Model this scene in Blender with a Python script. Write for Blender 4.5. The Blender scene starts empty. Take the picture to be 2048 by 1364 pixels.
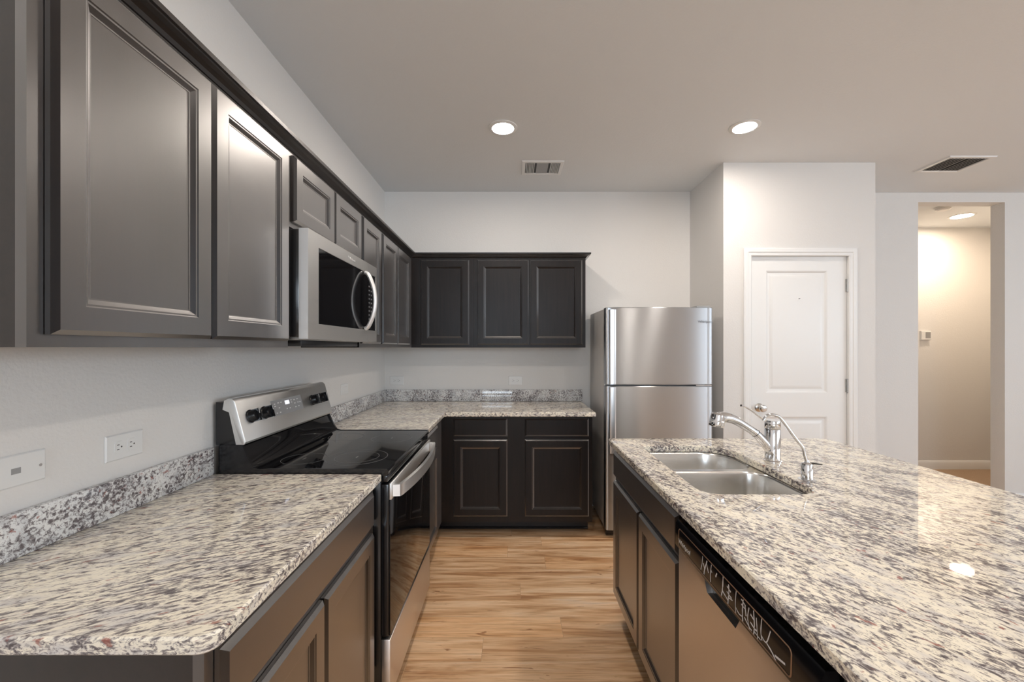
import bpy, bmesh, math, random
from mathutils import Vector, Matrix
random.seed(7)
S = bpy.context.scene
COL = S.collection
PI = math.pi
CAM_H = 1.38
CEIL = 2.743
FRONT_Y = 3.63          # back wall plane
LEFT_X = -1.113         # left wall plane

# ---------------------------------------------------------------- camera
cam_d = bpy.data.cameras.new('camera')
cam_d.sensor_width = 36.0
cam_d.sensor_fit = 'HORIZONTAL'
cam_d.lens = 830.0 / 2048.0 * 36.0
cam_d.shift_y = 13.3 / 2048.0
cam_d.clip_start = 0.02
cam = bpy.data.objects.new('camera', cam_d)
cam.location = (0, 0, CAM_H)
cam.rotation_euler = (PI / 2, 0, 0)
COL.objects.link(cam)
S.camera = cam

# ---------------------------------------------------------------- world, lights, exposure
S.view_settings.view_transform = 'Standard'
S.view_settings.look = 'None'
S.view_settings.gamma = 1.0
S.view_settings.use_curve_mapping = False
S.view_settings.exposure = 0.58
S.cycles.use_denoising = True
S.cycles.max_bounces = 10
S.cycles.diffuse_bounces = 6
S.cycles.glossy_bounces = 5
S.cycles.sample_clamp_indirect = 6.0
W = bpy.data.worlds.new('world')
S.world = W
W.use_nodes = True
W.node_tree.nodes['Background'].inputs[0].default_value = (0.80, 0.90, 1.0, 1)
W.node_tree.nodes['Background'].inputs[1].default_value = 1.2

def area_light(name, loc, rot, sx, sy, power, color):
    d = bpy.data.lights.new(name, 'AREA')
    d.shape = 'RECTANGLE'
    d.size, d.size_y = sx, sy
    d.energy = power
    d.color = color
    o = bpy.data.objects.new(name, d)
    o.location = loc
    o.rotation_euler = rot
    COL.objects.link(o)
    return o

DAY = (0.76, 0.88, 1.0)
WIN_REAR = [(-0.9, 0.9), (5.2, 6.4)]      # x spans of the windows in the rear wall
WIN_RIGHT = [(-3.2, -1.2), (-0.6, 1.4)]               # y spans of the windows in the right wall
WZ0, WZ1 = 1.15, 2.40
REAR_Y, RIGHT_X = -4.2, 6.6
for a, b in WIN_REAR:
    area_light('daylight', ((a + b) / 2, REAR_Y - 0.05, (WZ0 + WZ1) / 2), (PI / 2, 0, 0), b - a, WZ1 - WZ0, (27 if a < 0 else 22) * (b - a), DAY)
for a, b in WIN_RIGHT:
    area_light('daylight', (RIGHT_X + 0.05, (a + b) / 2, (WZ0 + WZ1) / 2), (PI / 2, 0, PI / 2), b - a, WZ1 - WZ0, 20 * (b - a), DAY)

LAMP = 178.0             # radiance of the ceiling lamp lenses

# ---------------------------------------------------------------- materials
def mat(name):
    m = bpy.data.materials.new(name)
    m.use_nodes = True
    nt = m.node_tree
    return m, nt, nt.nodes['Principled BSDF']

def N(nt, t, **kw):
    n = nt.nodes.new(t)
    for k, v in kw.items():
        setattr(n, k, v)
    return n

def simple(name, color, rough=0.5, metal=0.0, spec=0.5, coat=0.0):
    m, nt, p = mat(name)
    p.inputs['Base Color'].default_value = (*color, 1)
    p.inputs['Roughness'].default_value = rough
    p.inputs['Metallic'].default_value = metal
    p.inputs['Specular IOR Level'].default_value = spec
    p.inputs['Coat Weight'].default_value = coat
    return m

def ramp(nt, stops, interp='LINEAR'):
    r = N(nt, 'ShaderNodeValToRGB')
    r.color_ramp.interpolation = interp
    e = r.color_ramp.elements
    while len(e) > 1:
        e.remove(e[-1])
    e[0].position = stops[0][0]
    e[0].color = (*stops[0][1], 1)
    for p, c in stops[1:]:
        q = e.new(p)
        q.color = (*c, 1)
    return r

def coords(nt, scale=(1, 1, 1), rot=(0, 0, 0), loc=(0, 0, 0)):
    tc = N(nt, 'ShaderNodeTexCoord')
    mp = N(nt, 'ShaderNodeMapping')
    mp.inputs['Scale'].default_value = scale
    mp.inputs['Rotation'].default_value = rot
    mp.inputs['Location'].default_value = loc
    nt.links.new(tc.outputs['Object'], mp.inputs['Vector'])
    return mp

def noise(nt, vec, scale, detail=4, rough=0.5, dist=0.0):
    n = N(nt, 'ShaderNodeTexNoise')
    n.inputs['Scale'].default_value = scale
    n.inputs['Detail'].default_value = detail
    n.inputs['Roughness'].default_value = rough
    n.inputs['Distortion'].default_value = dist
    nt.links.new(vec.outputs[0], n.inputs['Vector'])
    return n

def bump(nt, p, height, strength, dist=0.001):
    b = N(nt, 'ShaderNodeBump')
    b.inputs['Strength'].default_value = strength
    b.inputs['Distance'].default_value = dist
    nt.links.new(height, b.inputs['Height'])
    nt.links.new(b.outputs[0], p.inputs['Normal'])
    return b

def mixc(nt, fac, a, b, blend='MIX'):
    n = N(nt, 'ShaderNodeMix', data_type='RGBA', blend_type=blend)
    if hasattr(fac, 'links'):
        nt.links.new(fac, n.inputs[0])
    else:
        n.inputs[0].default_value = fac
    for v, s in ((a, n.inputs[6]), (b, n.inputs[7])):
        if hasattr(v, 'links'):
            nt.links.new(v, s)
        else:
            s.default_value = (*v, 1)
    return n.outputs[2]

def math_n(nt, op, a, b=None):
    n = N(nt, 'ShaderNodeMath', operation=op)
    for v, s in ((a, n.inputs[0]), (b, n.inputs[1])):
        if v is None:
            continue
        if hasattr(v, 'links'):
            nt.links.new(v, s)
        else:
            s.default_value = v
    return n.outputs[0]

def paint(name, color, peel=0.25, rough=0.6):
    m, nt, p = mat(name)
    p.inputs['Base Color'].default_value = (*color, 1)
    p.inputs['Roughness'].default_value = rough
    p.inputs['Specular IOR Level'].default_value = 0.3
    v = coords(nt)
    n = noise(nt, v, 95, 3, 0.55)
    bump(nt, p, n.outputs[0], peel, 0.004)
    return m

M_WALL = paint('wall paint', (0.72, 0.705, 0.685))
M_CEIL = paint('ceiling paint', (0.73, 0.75, 0.765), 0.3)
M_TRIM = simple('trim paint', (0.80, 0.80, 0.79), 0.35)
M_WHITE = simple('white plastic', (0.74, 0.74, 0.73), 0.35)
M_DARKSLOT = simple('dark slot', (0.05, 0.05, 0.05), 0.6)
M_GREYPL = simple('grey plastic', (0.30, 0.30, 0.30), 0.4)
M_CHROME = simple('chrome', (0.78, 0.78, 0.79), 0.07, 1.0)
M_NICKEL = simple('satin nickel', (0.62, 0.61, 0.59), 0.25, 1.0)
M_BLACK = simple('black plastic', (0.006, 0.006, 0.007), 0.3)
M_BLACKGLOSS = simple('black gloss', (0.004, 0.004, 0.005), 0.06, 0.0, 0.45)
M_GLASSTOP = simple('ceramic glass', (0.006, 0.006, 0.007), 0.035, 0.0, 0.9)
M_ENAMEL = simple('black enamel', (0.010, 0.010, 0.011), 0.16, 0.0, 0.6)
M_TOE = simple('toe kick board', (0.010, 0.007, 0.006), 0.45)
M_INK = simple('pale print', (0.75, 0.75, 0.75), 0.5)
M_PANEL = simple('panel black', (0.004, 0.004, 0.005), 0.16, 0.0, 0.2)
M_KEY = simple('key print', (0.13, 0.13, 0.135), 0.4)
M_RING = simple('burner print', (0.16, 0.16, 0.16), 0.35)
M_BADGE = simple('badge silver', (0.8, 0.8, 0.8), 0.3, 0.6)
M_BADGEDK = simple('badge grey', (0.25, 0.25, 0.26), 0.35, 0.6)

def brushed(name, color, rough, aniso=0.75, rot=0.25, stretch=(1.5, 1.5, 260), amount=0.06):
    m, nt, p = mat(name)
    p.inputs['Base Color'].default_value = (*color, 1)
    p.inputs['Metallic'].default_value = 1.0
    p.inputs['Anisotropic'].default_value = aniso
    p.inputs['Anisotropic Rotation'].default_value = rot
    t = N(nt, 'ShaderNodeTangent', direction_type='RADIAL', axis='Z')
    nt.links.new(t.outputs[0], p.inputs['Tangent'])
    v = coords(nt, stretch)
    n = noise(nt, v, 3.0, 3, 0.6)
    mr = N(nt, 'ShaderNodeMapRange')
    mr.inputs['To Min'].default_value = rough - amount
    mr.inputs['To Max'].default_value = rough + amount
    nt.links.new(n.outputs[0], mr.inputs['Value'])
    nt.links.new(mr.outputs[0], p.inputs['Roughness'])
    return m

M_STEEL = brushed('brushed steel', (0.86, 0.86, 0.85), 0.42, 0.5)
M_FRIDGE = brushed('fridge steel', (0.50, 0.515, 0.535), 0.29, 1.0, 0.25, (1.2, 1.2, 300), 0.012)
M_SINK = brushed('sink steel', (0.80, 0.79, 0.77), 0.24, 0.6, 0.25, (1.5, 1.5, 260), 0.03)
M_DWSTEEL = brushed('dishwasher steel', (0.78, 0.73, 0.69), 0.36, 0.6)
M_FRSIDE = simple('fridge side', (0.52, 0.50, 0.48), 0.40, 0.35)

def espresso(name, axis, sheen=1.0):
    """dark stained maple under satin lacquer; grain along axis"""
    m, nt, p = mat(name)
    sc = [38.0, 38.0, 38.0]
    sc[axis] = 2.2
    v = coords(nt, sc)
    n = noise(nt, v, 1.6, 5, 0.6, 0.6)
    r = ramp(nt, [(0.3, (0.004, 0.0026, 0.0022)), (0.7, (0.011, 0.0068, 0.0055))])
    nt.links.new(n.outputs[0], r.inputs[0])
    nt.links.new(r.outputs[0], p.inputs['Base Color'])
    p.inputs['Roughness'].default_value = 0.40
    p.inputs['Specular IOR Level'].default_value = 0.12
    v2 = coords(nt, (1, 1, 1))
    n2 = noise(nt, v2, 240, 2, 0.5)
    b = bump(nt, p, n2.outputs[0], 0.05, 0.002)
    # lacquer: sheen that climbs steeply towards grazing view
    g = N(nt, 'ShaderNodeBsdfGlossy')
    g.inputs['Roughness'].default_value = 0.36
    g.inputs['Color'].default_value = (0.97, 0.96, 0.96, 1)
    n3 = noise(nt, coords(nt, (9, 9, 9)), 1.0, 6, 0.7)
    mr = N(nt, 'ShaderNodeMapRange')
    mr.inputs['To Min'].default_value = 0.25
    mr.inputs['To Max'].default_value = 0.42
    nt.links.new(n3.outputs[0], mr.inputs['Value'])
    nt.links.new(mr.outputs[0], g.inputs['Roughness'])
    nt.links.new(b.outputs[0], g.inputs['Normal'])
    lw = N(nt, 'ShaderNodeLayerWeight')
    lw.inputs['Blend'].default_value = 0.5
    rr = ramp(nt, [(f, (k * sheen,) * 3) for f, k in ((0.0, 0.011), (0.12, 0.026), (0.3, 0.16), (0.4, 0.24), (0.5, 0.35), (0.8, 0.45), (1.0, 0.85))])
    nt.links.new(lw.outputs['Facing'], rr.inputs[0])
    mx = N(nt, 'ShaderNodeMixShader')
    nt.links.new(rr.outputs[0], mx.inputs[0])
    nt.links.new(p.outputs[0], mx.inputs[1])
    nt.links.new(g.outputs[0], mx.inputs[2])
    nt.links.new(mx.outputs[0], nt.nodes['Material Output'].inputs['Surface'])
    return m

M_WOOD = espresso('espresso wood', 2)
M_WOODX = espresso('espresso veneer', 1, 0.35)

def granite(name, rot, stretch, offs, pale=False, size=108, patch=0.36):
    m, nt, p = mat(name)
    v = coords(nt, (stretch, 1, 1), (0, 0, 0), offs)
    # turn first, then stretch
    tc = v.inputs['Vector'].links[0].from_node
    pre = N(nt, 'ShaderNodeMapping')
    pre.inputs['Rotation'].default_value = (0, 0, -rot)
    nt.links.new(tc.outputs['Object'], pre.inputs['Vector'])
    nt.links.new(pre.outputs[0], v.inputs['Vector'])
    big = noise(nt, v, 11, 3, 0.55, 0.4)
    st = noise(nt, v, size, 6, 0.66, 0.5)
    fine = noise(nt, v, 210, 4, 0.6, 0.6)
    fleck = noise(nt, v, 62, 3, 0.6, 0.6)
    cloud = noise(nt, v, 30, 3, 0.5, 0.3)
    base = ramp(nt, [(0.30, (0.62, 0.60, 0.58)), (0.42, (0.76, 0.71, 0.63)), (0.52, (0.86, 0.80, 0.67)), (0.66, (0.89, 0.83, 0.70)), (0.8, (0.85, 0.83, 0.78))]
                if not pale else [(0.30, (0.55, 0.56, 0.57)), (0.5, (0.76, 0.76, 0.75)), (0.8, (0.80, 0.79, 0.76))])  # pale: cool light painted in as a grey base
    nt.links.new(cloud.outputs[0], base.inputs[0])
    sh = math_n(nt, 'MULTIPLY', math_n(nt, 'SUBTRACT', big.outputs[0], 0.5), patch)
    q = math_n(nt, 'ADD', st.outputs[0], sh)
    m1 = ramp(nt, [(0.47, (0, 0, 0)), (0.52, (0.42,) * 3), (0.56, (0.85,) * 3), (0.62, (1, 1, 1))])
    nt.links.new(q, m1.inputs[0])
    vc = ramp(nt, [(0.48, (0.46, 0.42, 0.41)), (0.55, (0.20, 0.175, 0.18)), (0.66, (0.095, 0.082, 0.085))])
    nt.links.new(q, vc.inputs[0])
    c = mixc(nt, m1.outputs[0], base.outputs[0], vc.outputs[0])
    q2 = math_n(nt, 'ADD', fine.outputs[0], math_n(nt, 'MULTIPLY', sh, 0.5))
    m2 = ramp(nt, [(0.56, (0, 0, 0)), (0.63, (1, 1, 1))])
    nt.links.new(q2, m2.inputs[0])
    c = mixc(nt, math_n(nt, 'MULTIPLY', m2.outputs[0], 0.7), c, (0.16, 0.135, 0.14))
    rd = ramp(nt, [(0.64, (0, 0, 0)), (0.70, (1, 1, 1))])
    nt.links.new(fleck.outputs[0], rd.inputs[0])
    c = mixc(nt, math_n(nt, 'MULTIPLY', rd.outputs[0], 0.75), c, (0.30, 0.085, 0.06))
    nt.links.new(c, p.inputs['Base Color'])
    p.inputs['Roughness'].default_value = 0.025
    p.inputs['Specular IOR Level'].default_value = 0.5
    return m

M_GRAN = granite('granite', math.radians(27), 0.27, (0, 0, 0), size=128, patch=0.22)
M_GRAN2 = granite('island granite', math.radians(118), 0.50, (3.1, 1.7, 0))
M_GRANS = granite('cool-lit splash granite', math.radians(90), 0.9, (7.0, 2.0, 0), True)  # same stone; bluish light on the splashes is put into a greyer base

def plank_floor():
    m, nt, p = mat('plank floor')
    tc = N(nt, 'ShaderNodeTexCoord')
    br = N(nt, 'ShaderNodeTexBrick')
    br.offset = 0.0
    br.offset_frequency = 2
    br.squash = 1.0
    br.inputs['Color1'].default_value = (0, 0, 0, 1)
    br.inputs['Color2'].default_value = (1, 1, 1, 1)
    br.inputs['Mortar'].default_value = (0.5, 0.5, 0.5, 1)
    br.inputs['Scale'].default_value = 1.0
    br.inputs['Mortar Size'].default_value = 0.0007
    br.inputs['Mortar Smooth'].default_value = 0.2
    br.inputs['Brick Width'].default_value = 1.22
    br.inputs['Row Height'].default_value = 0.152
    sx = N(nt, 'ShaderNodeSeparateXYZ')
    nt.links.new(tc.outputs['Object'], sx.inputs[0])
    row = math_n(nt, 'FLOOR', math_n(nt, 'DIVIDE', sx.outputs[1], 0.152))
    wn = N(nt, 'ShaderNodeTexWhiteNoise', noise_dimensions='1D')
    nt.links.new(row, wn.inputs['W'])
    cx = N(nt, 'ShaderNodeCombineXYZ')
    nt.links.new(math_n(nt, 'ADD', sx.outputs[0], math_n(nt, 'MULTIPLY', wn.outputs['Value'], 1.22)), cx.inputs[0])
    nt.links.new(sx.outputs[1], cx.inputs[1])
    nt.links.new(cx.outputs[0], br.inputs['Vector'])
    # shift the grain per plank
    sc = N(nt, 'ShaderNodeVectorMath', operation='SCALE')
    sc.inputs['Scale'].default_value = 17.0
    nt.links.new(br.outputs['Color'], sc.inputs[0])
    ad = N(nt, 'ShaderNodeVectorMath', operation='ADD')
    nt.links.new(tc.outputs['Object'], ad.inputs[0])
    nt.links.new(sc.outputs[0], ad.inputs[1])
    def mp(s):
        q = N(nt, 'ShaderNodeMapping')
        q.inputs['Scale'].default_value = s
        nt.links.new(ad.outputs[0], q.inputs['Vector'])
        return q
    broad = noise(nt, mp((1.1, 13, 1)), 1.5, 4, 0.6, 0.8)
    fine = noise(nt, mp((4, 130, 1)), 1.5, 4, 0.65, 0.2)
    knot = noise(nt, mp((3.4, 16, 1)), 1.7, 3, 0.6, 1.2)
    r1 = ramp(nt, [(0.24, (0.30, 0.14, 0.065)), (0.38, (0.55, 0.31, 0.155)), (0.50, (0.74, 0.49, 0.29)), (0.62, (0.84, 0.61, 0.40)), (0.76, (0.74, 0.58, 0.45))])
    nt.links.new(broad.outputs[0], r1.inputs[0])
    tone = ramp(nt, [(0.0, (0.90, 0.86, 0.82)), (0.5, (1.0, 0.99, 0.97)), (1.0, (1.0, 0.90, 0.78))])
    nt.links.new(br.outputs['Color'], tone.inputs[0])
    c = mixc(nt, 1.0, r1.outputs[0], tone.outputs[0], 'MULTIPLY')
    rf = ramp(nt, [(0.33, (0.66, 0.60, 0.56)), (0.52, (1, 1, 1))])
    nt.links.new(fine.outputs[0], rf.inputs[0])
    c = mixc(nt, 0.8, c, rf.outputs[0], 'MULTIPLY')
    rk = ramp(nt, [(0.66, (1, 1, 1)), (0.74, (0.40, 0.25, 0.17))])
    nt.links.new(knot.outputs[0], rk.inputs[0])
    c = mixc(nt, 0.9, c, rk.outputs[0], 'MULTIPLY')
    c = mixc(nt, math_n(nt, 'MULTIPLY', br.outputs['Fac'], 0.55), c, (0.16, 0.09, 0.05))
    nt.links.new(c, p.inputs['Base Color'])
    p.inputs['Roughness'].default_value = 0.38
    p.inputs['Specular IOR Level'].default_value = 0.4
    bump(nt, p, fine.outputs[0], 0.08, 0.002)
    return m

M_FLOOR = plank_floor()

def carpet():
    m, nt, p = mat('tan carpet')
    v = coords(nt)
    n = noise(nt, v, 160, 3, 0.7)
    r = ramp(nt, [(0.3, (0.33, 0.22, 0.14)), (0.7, (0.52, 0.37, 0.25))])
    nt.links.new(n.outputs[0], r.inputs[0])
    nt.links.new(r.outputs[0], p.inputs['Base Color'])
    p.inputs['Roughness'].default_value = 0.95
    bump(nt, p, n.outputs[0], 0.6, 0.01)
    return m

M_CARPET = carpet()

def glow(name, color, strength):
    m, nt, p = mat(name)
    p.inputs['Base Color'].default_value = (0.9, 0.9, 0.9, 1)
    p.inputs['Emission Color'].default_value = (*color, 1)
    p.inputs['Emission Strength'].default_value = strength
    return m

M_LAMP = glow('lamp lens', (1.0, 0.90, 0.80), LAMP)
M_HALLLAMP = glow('hall lamp lens', (1.0, 0.80, 0.60), LAMP * 1.0)
M_LED = glow('clock display', (0.80, 0.84, 1.0), 0.7)

# ---------------------------------------------------------------- object helpers
def thing(name, label, cat, loc, group=None):
    o = bpy.data.objects.new(name, None)
    o.empty_display_size = 0.1
    o.location = loc
    COL.objects.link(o)
    o['label'] = label
    o['category'] = cat
    if group:
        o['group'] = group
    return o

def world_of(o):
    v = Vector((0, 0, 0))
    while o is not None:
        v += Vector(o.location)
        o = o.parent
    return v

def obj(name, bm, m, parent=None, label=None, origin=None, angle=32, smooth=True):
    """bm is in world coordinates; becomes ONE mesh object"""
    bmesh.ops.remove_doubles(bm, verts=bm.verts, dist=1e-6)
    bmesh.ops.recalc_face_normals(bm, faces=bm.faces)
    off = world_of(parent) if parent else Vector(origin or (0, 0, 0))
    if off.length:
        bmesh.ops.translate(bm, verts=bm.verts, vec=-off)
    me = bpy.data.meshes.new(name)
    bm.to_mesh(me)
    bm.free()
    if smooth:
        for p in me.polygons:
            p.use_smooth = True
        me.set_sharp_from_angle(angle=math.radians(angle))
    me.materials.append(m)
    o = bpy.data.objects.new(name, me)
    COL.objects.link(o)
    if parent:
        o.parent = parent
    else:
        o.location = off
    if label:
        o['label'] = label
    return o

def structure(o):
    o['kind'] = 'structure'
    return o

def tag(o, label, cat, group=None):
    o['label'] = label
    o['category'] = cat
    if group:
        o['group'] = group
    return o

def box(bm, x0, x1, y0, y1, z0, z1, bev=0.0, seg=2):
    vs = [bm.verts.new((x, y, z)) for x in (x0, x1) for y in (y0, y1) for z in (z0, z1)]
    idx = [(0, 1, 3, 2), (4, 6, 7, 5), (0, 4, 5, 1), (2, 3, 7, 6), (0, 2, 6, 4), (1, 5, 7, 3)]
    fs = [bm.faces.new([vs[i] for i in f]) for f in idx]
    if bev > 0:
        es = list({e for f in fs for e in f.edges})
        bmesh.ops.bevel(bm, geom=es, offset=bev, segments=seg, profile=0.5, affect='EDGES')
    return bm

def bx(x0, x1, y0, y1, z0, z1, bev=0.0, seg=2):
    return box(bmesh.new(), x0, x1, y0, y1, z0, z1, bev, seg)

def prism(bm, pts, fn, a, b):
    """polygon pts (u, v) swept between a and b; fn(u, v, n) gives the world point"""
    lo = [bm.verts.new(fn(u, v, a)) for u, v in pts]
    hi = [bm.verts.new(fn(u, v, b)) for u, v in pts]
    n = len(pts)
    bm.faces.new(lo)
    bm.faces.new(hi)
    for i in range(n):
        bm.faces.new((lo[i], lo[(i + 1) % n], hi[(i + 1) % n], hi[i]))
    return bm

def lathe(bm, prof, origin, axis='Z', seg=28, cap=True):
    """prof: list of (radius, along)"""
    o = Vector(origin)
    ax = {'Z': Vector((0, 0, 1)), 'X': Vector((1, 0, 0)), 'Y': Vector((0, 1, 0))}[axis] if isinstance(axis, str) else Vector(axis).normalized()
    t = Vector((1, 0, 0)) if abs(ax.x) < 0.9 else Vector((0, 1, 0))
    u = ax.cross(t).normalized()
    w = ax.cross(u).normalized()
    rings = []
    for r, h in prof:
        rings.append([bm.verts.new(o + ax * h + (u * math.cos(2 * PI * k / seg) + w * math.sin(2 * PI * k / seg)) * r) for k in range(seg)])
    for a, b in zip(rings, rings[1:]):
        for k in range(seg):
            bm.faces.new((a[k], a[(k + 1) % seg], b[(k + 1) % seg], b[k]))
    if cap:
        bm.faces.new(rings[0])
        bm.faces.new(rings[-1])
    return bm

def spline(pts, n=8):
    """Catmull-Rom through pts (tuples of any length)"""
    out = []
    P = [pts[0]] + list(pts) + [pts[-1]]
    for i in range(1, len(P) - 2):
        for k in range(n):
            t = k / n
            out.append(tuple(0.5 * ((2 * b) + (-a + c) * t + (2 * a - 5 * b + 4 * c - d) * t * t + (-a + 3 * b - 3 * c + d) * t ** 3)
                             for a, b, c, d in zip(P[i - 1], P[i], P[i + 1], P[i + 2])))
    out.append(tuple(pts[-1]))
    return out

def tube(bm, pts, radius, seg=14, flat=None, up=None):
    """pts: (x, y, z) or (x, y, z, r); flat=(a, b) gives an elliptic section"""
    n = len(pts)
    P = [Vector(p[:3]) for p in pts]
    R = [(p[3] if len(p) > 3 else radius) for p in pts]
    rings = []
    prev = None
    for i in range(n):
        d = (P[min(i + 1, n - 1)] - P[max(i - 1, 0)]).normalized()
        if prev is None:
            t = Vector(up) if up else (Vector((0, 1, 0)) if abs(d.y) < 0.9 else Vector((1, 0, 0)))
            u = (t - d * t.dot(d)).normalized()
        else:
            u = (prev - d * prev.dot(d)).normalized()
        prev = u
        w = d.cross(u)
        fa, fb = flat if flat else (1, 1)
        rings.append([bm.verts.new(P[i] + (u * math.cos(2 * PI * k / seg) * fa + w * math.sin(2 * PI * k / seg) * fb) * R[i]) for k in range(seg)])
    for a, b in zip(rings, rings[1:]):
        for k in range(seg):
            bm.faces.new((a[k], a[(k + 1) % seg], b[(k + 1) % seg], b[k]))
    bm.faces.new(rings[0])
    bm.faces.new(rings[-1])
    return bm

def offset_loop(pts, d):
    """move a counter-clockwise loop inwards by d (outwards for negative d)"""
    n = len(pts)
    out = []
    for i in range(n):
        a, b, c = Vector(pts[i - 1]), Vector(pts[i]), Vector(pts[(i + 1) % n])
        e1 = (b - a).normalized()
        e2 = (c - b).normalized()
        n1 = Vector((-e1.y, e1.x))
        n2 = Vector((-e2.y, e2.x))
        m = n1 + n2
        m = m.normalized() if m.length > 1e-9 else n1
        k = max(0.3, m.dot(n1))
        out.append(tuple(b + m * (d / k)))
    return out

def round_loop(corners, seg=6):
    """corners: (x, y, r), counter-clockwise"""
    out = []
    n = len(corners)
    for i in range(n):
        a, b, c = Vector(corners[i - 1][:2]), Vector(corners[i][:2]), Vector(corners[(i + 1) % n][:2])
        r = corners[i][2]
        if r <= 0:
            out.append(tuple(b))
            continue
        e1 = (a - b).normalized()
        e2 = (c - b).normalized()
        ang = e1.angle(e2)
        t = r / math.tan(ang / 2)
        p0, p1 = b + e1 * t, b + e2 * t
        cen = b + (e1 + e2).normalized() * (r / math.sin(ang / 2))
        a0 = math.atan2(p0.y - cen.y, p0.x - cen.x)
        a1 = math.atan2(p1.y - cen.y, p1.x - cen.x)
        da = a1 - a0
        while da > PI:
            da -= 2 * PI
        while da < -PI:
            da += 2 * PI
        for k in range(seg + 1):
            q = a0 + da * k / seg
            out.append((cen.x + r * math.cos(q), cen.y + r * math.sin(q)))
    return out

def slab(outer, z0, z1, hole=None, ease=0.004):
    """stone slab with eased edges, and one hole at most"""
    bm = bmesh.new()
    def ring(pts, z):
        return [bm.verts.new((x, y, z)) for x, y in pts]
    def walls(seq):
        for a, b in zip(seq, seq[1:]):
            m = len(a)
            for i in range(m):
                bm.faces.new((a[i], a[(i + 1) % m], b[(i + 1) % m], b[i]))
    so = [ring(offset_loop(outer, ease), z0), ring(outer, z0 + ease), ring(outer, z1 - ease), ring(offset_loop(outer, ease), z1)]
    walls(so)
    if hole is None:
        bm.faces.new(so[0])
        bm.faces.new(so[-1])
        return bm
    sh = [ring(offset_loop(hole, -ease), z0), ring(hole, z0 + ease), ring(hole, z1 - ease), ring(offset_loop(hole, -ease), z1)]
    walls(sh)
    bm.edges.ensure_lookup_table()
    for k in (0, -1):
        es = []
        for rg in (so[k], sh[k]):
            for i in range(len(rg)):
                es.append(bm.edges.get((rg[i], rg[(i + 1) % len(rg)])))
        bmesh.ops.triangle_fill(bm, use_beauty=True, use_dissolve=False, edges=es)
    return bm

# facings: fn(u, v, n) -> world; n grows out of the face
def face_left(x0):
    return lambda u, v, n: (x0 + n, u, v)       # on the left run, looks to +X

def face_back(y0):
    return lambda u, v, n: (u, y0 - n, v)       # on the back run, looks to -Y

def face_island(x0):
    return lambda u, v, n: (x0 - n, u, v)       # on the island, looks to -X

def rings(bm, u0, u1, v0, v1, fn, prof, close=False, cap=False):
    rs = []
    for ins, n in prof:
        rs.append([bm.verts.new(fn(u, v, n)) for u, v in ((u0 + ins, v0 + ins), (u1 - ins, v0 + ins), (u1 - ins, v1 - ins), (u0 + ins, v1 - ins))])
    seq = list(zip(rs, rs[1:]))
    if close:
        seq.append((rs[-1], rs[0]))
    for a, b in seq:
        for i in range(4):
            bm.faces.new((a[i], a[(i + 1) % 4], b[(i + 1) % 4], b[i]))
    if cap:
        bm.faces.new(rs[0])
        bm.faces.new(rs[-1])
    return bm

FRAME_PROF = [(0, 0.0015), (0, 0.011), (0.002, 0.013), (0.0085, 0.0195), (0.052, 0.0195), (0.0545, 0.0175), (0.058, 0.0170), (0.0605, 0.0150),
              (0.0675, 0.0100), (0.0705, 0.0095), (0.0705, 0.0015)]

def cab_door(parent, u0, u1, v0, v1, fn, name='door'):
    d = obj(name, rings(bmesh.new(), u0, u1, v0, v1, fn, FRAME_PROF, close=True), M_WOOD, parent, angle=20)
    obj('panel', rings(bmesh.new(), u0 + 0.069, u1 - 0.069, v0 + 0.069, v1 - 0.069, fn, [(0, 0.002), (0, 0.0085)], cap=True), M_WOOD, d)
    return d

def cab_drawer(parent, u0, u1, v0, v1, fn, m=None):
    return obj('drawer', rings(bmesh.new(), u0, u1, v0, v1, fn,
               [(0, 0.0015), (0, 0.010), (0.002, 0.012), (0.012, 0.0195)], cap=True), m or M_WOOD, parent, angle=20)

def face_frame(parent, u0, u1, v0, v1, fn, openings):
    """stiles and rails around the openings, one closed mesh"""
    us = sorted({u0, u1, *[o[0] for o in openings], *[o[1] for o in openings]})
    vs = sorted({v0, v1, *[o[2] for o in openings], *[o[3] for o in openings]})
    bm = bmesh.new()
    fill = {}
    for i in range(len(us) - 1):
        for j in range(len(vs) - 1):
            cu, cv = (us[i] + us[i + 1]) / 2, (vs[j] + vs[j + 1]) / 2
            fill[i, j] = not any(o[0] < cu < o[1] and o[2] < cv < o[3] for o in openings)
    V = {}
    def vert(i, j, k):
        if (i, j, k) not in V:
            V[i, j, k] = bm.verts.new(fn(us[i], vs[j], 0.0 if k else -0.019))
        return V[i, j, k]
    for (i, j), on in fill.items():
        if not on:
            continue
        for k in (0, 1):
            bm.faces.new((vert(i, j, k), vert(i + 1, j, k), vert(i + 1, j + 1, k), vert(i, j + 1, k)))
        for di, dj, e in ((-1, 0, ((0, 0), (0, 1))), (1, 0, ((1, 0), (1, 1))), (0, -1, ((0, 0), (1, 0))), (0, 1, ((0, 1), (1, 1)))):
            if not fill.get((i + di, j + dj), False):
                (a, b), (c, d) = e
                bm.faces.new((vert(i + a, j + b, 0), vert(i + c, j + d, 0), vert(i + c, j + d, 1), vert(i + a, j + b, 1)))
    return obj('face_frame', bm, M_WOOD, parent)

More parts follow.
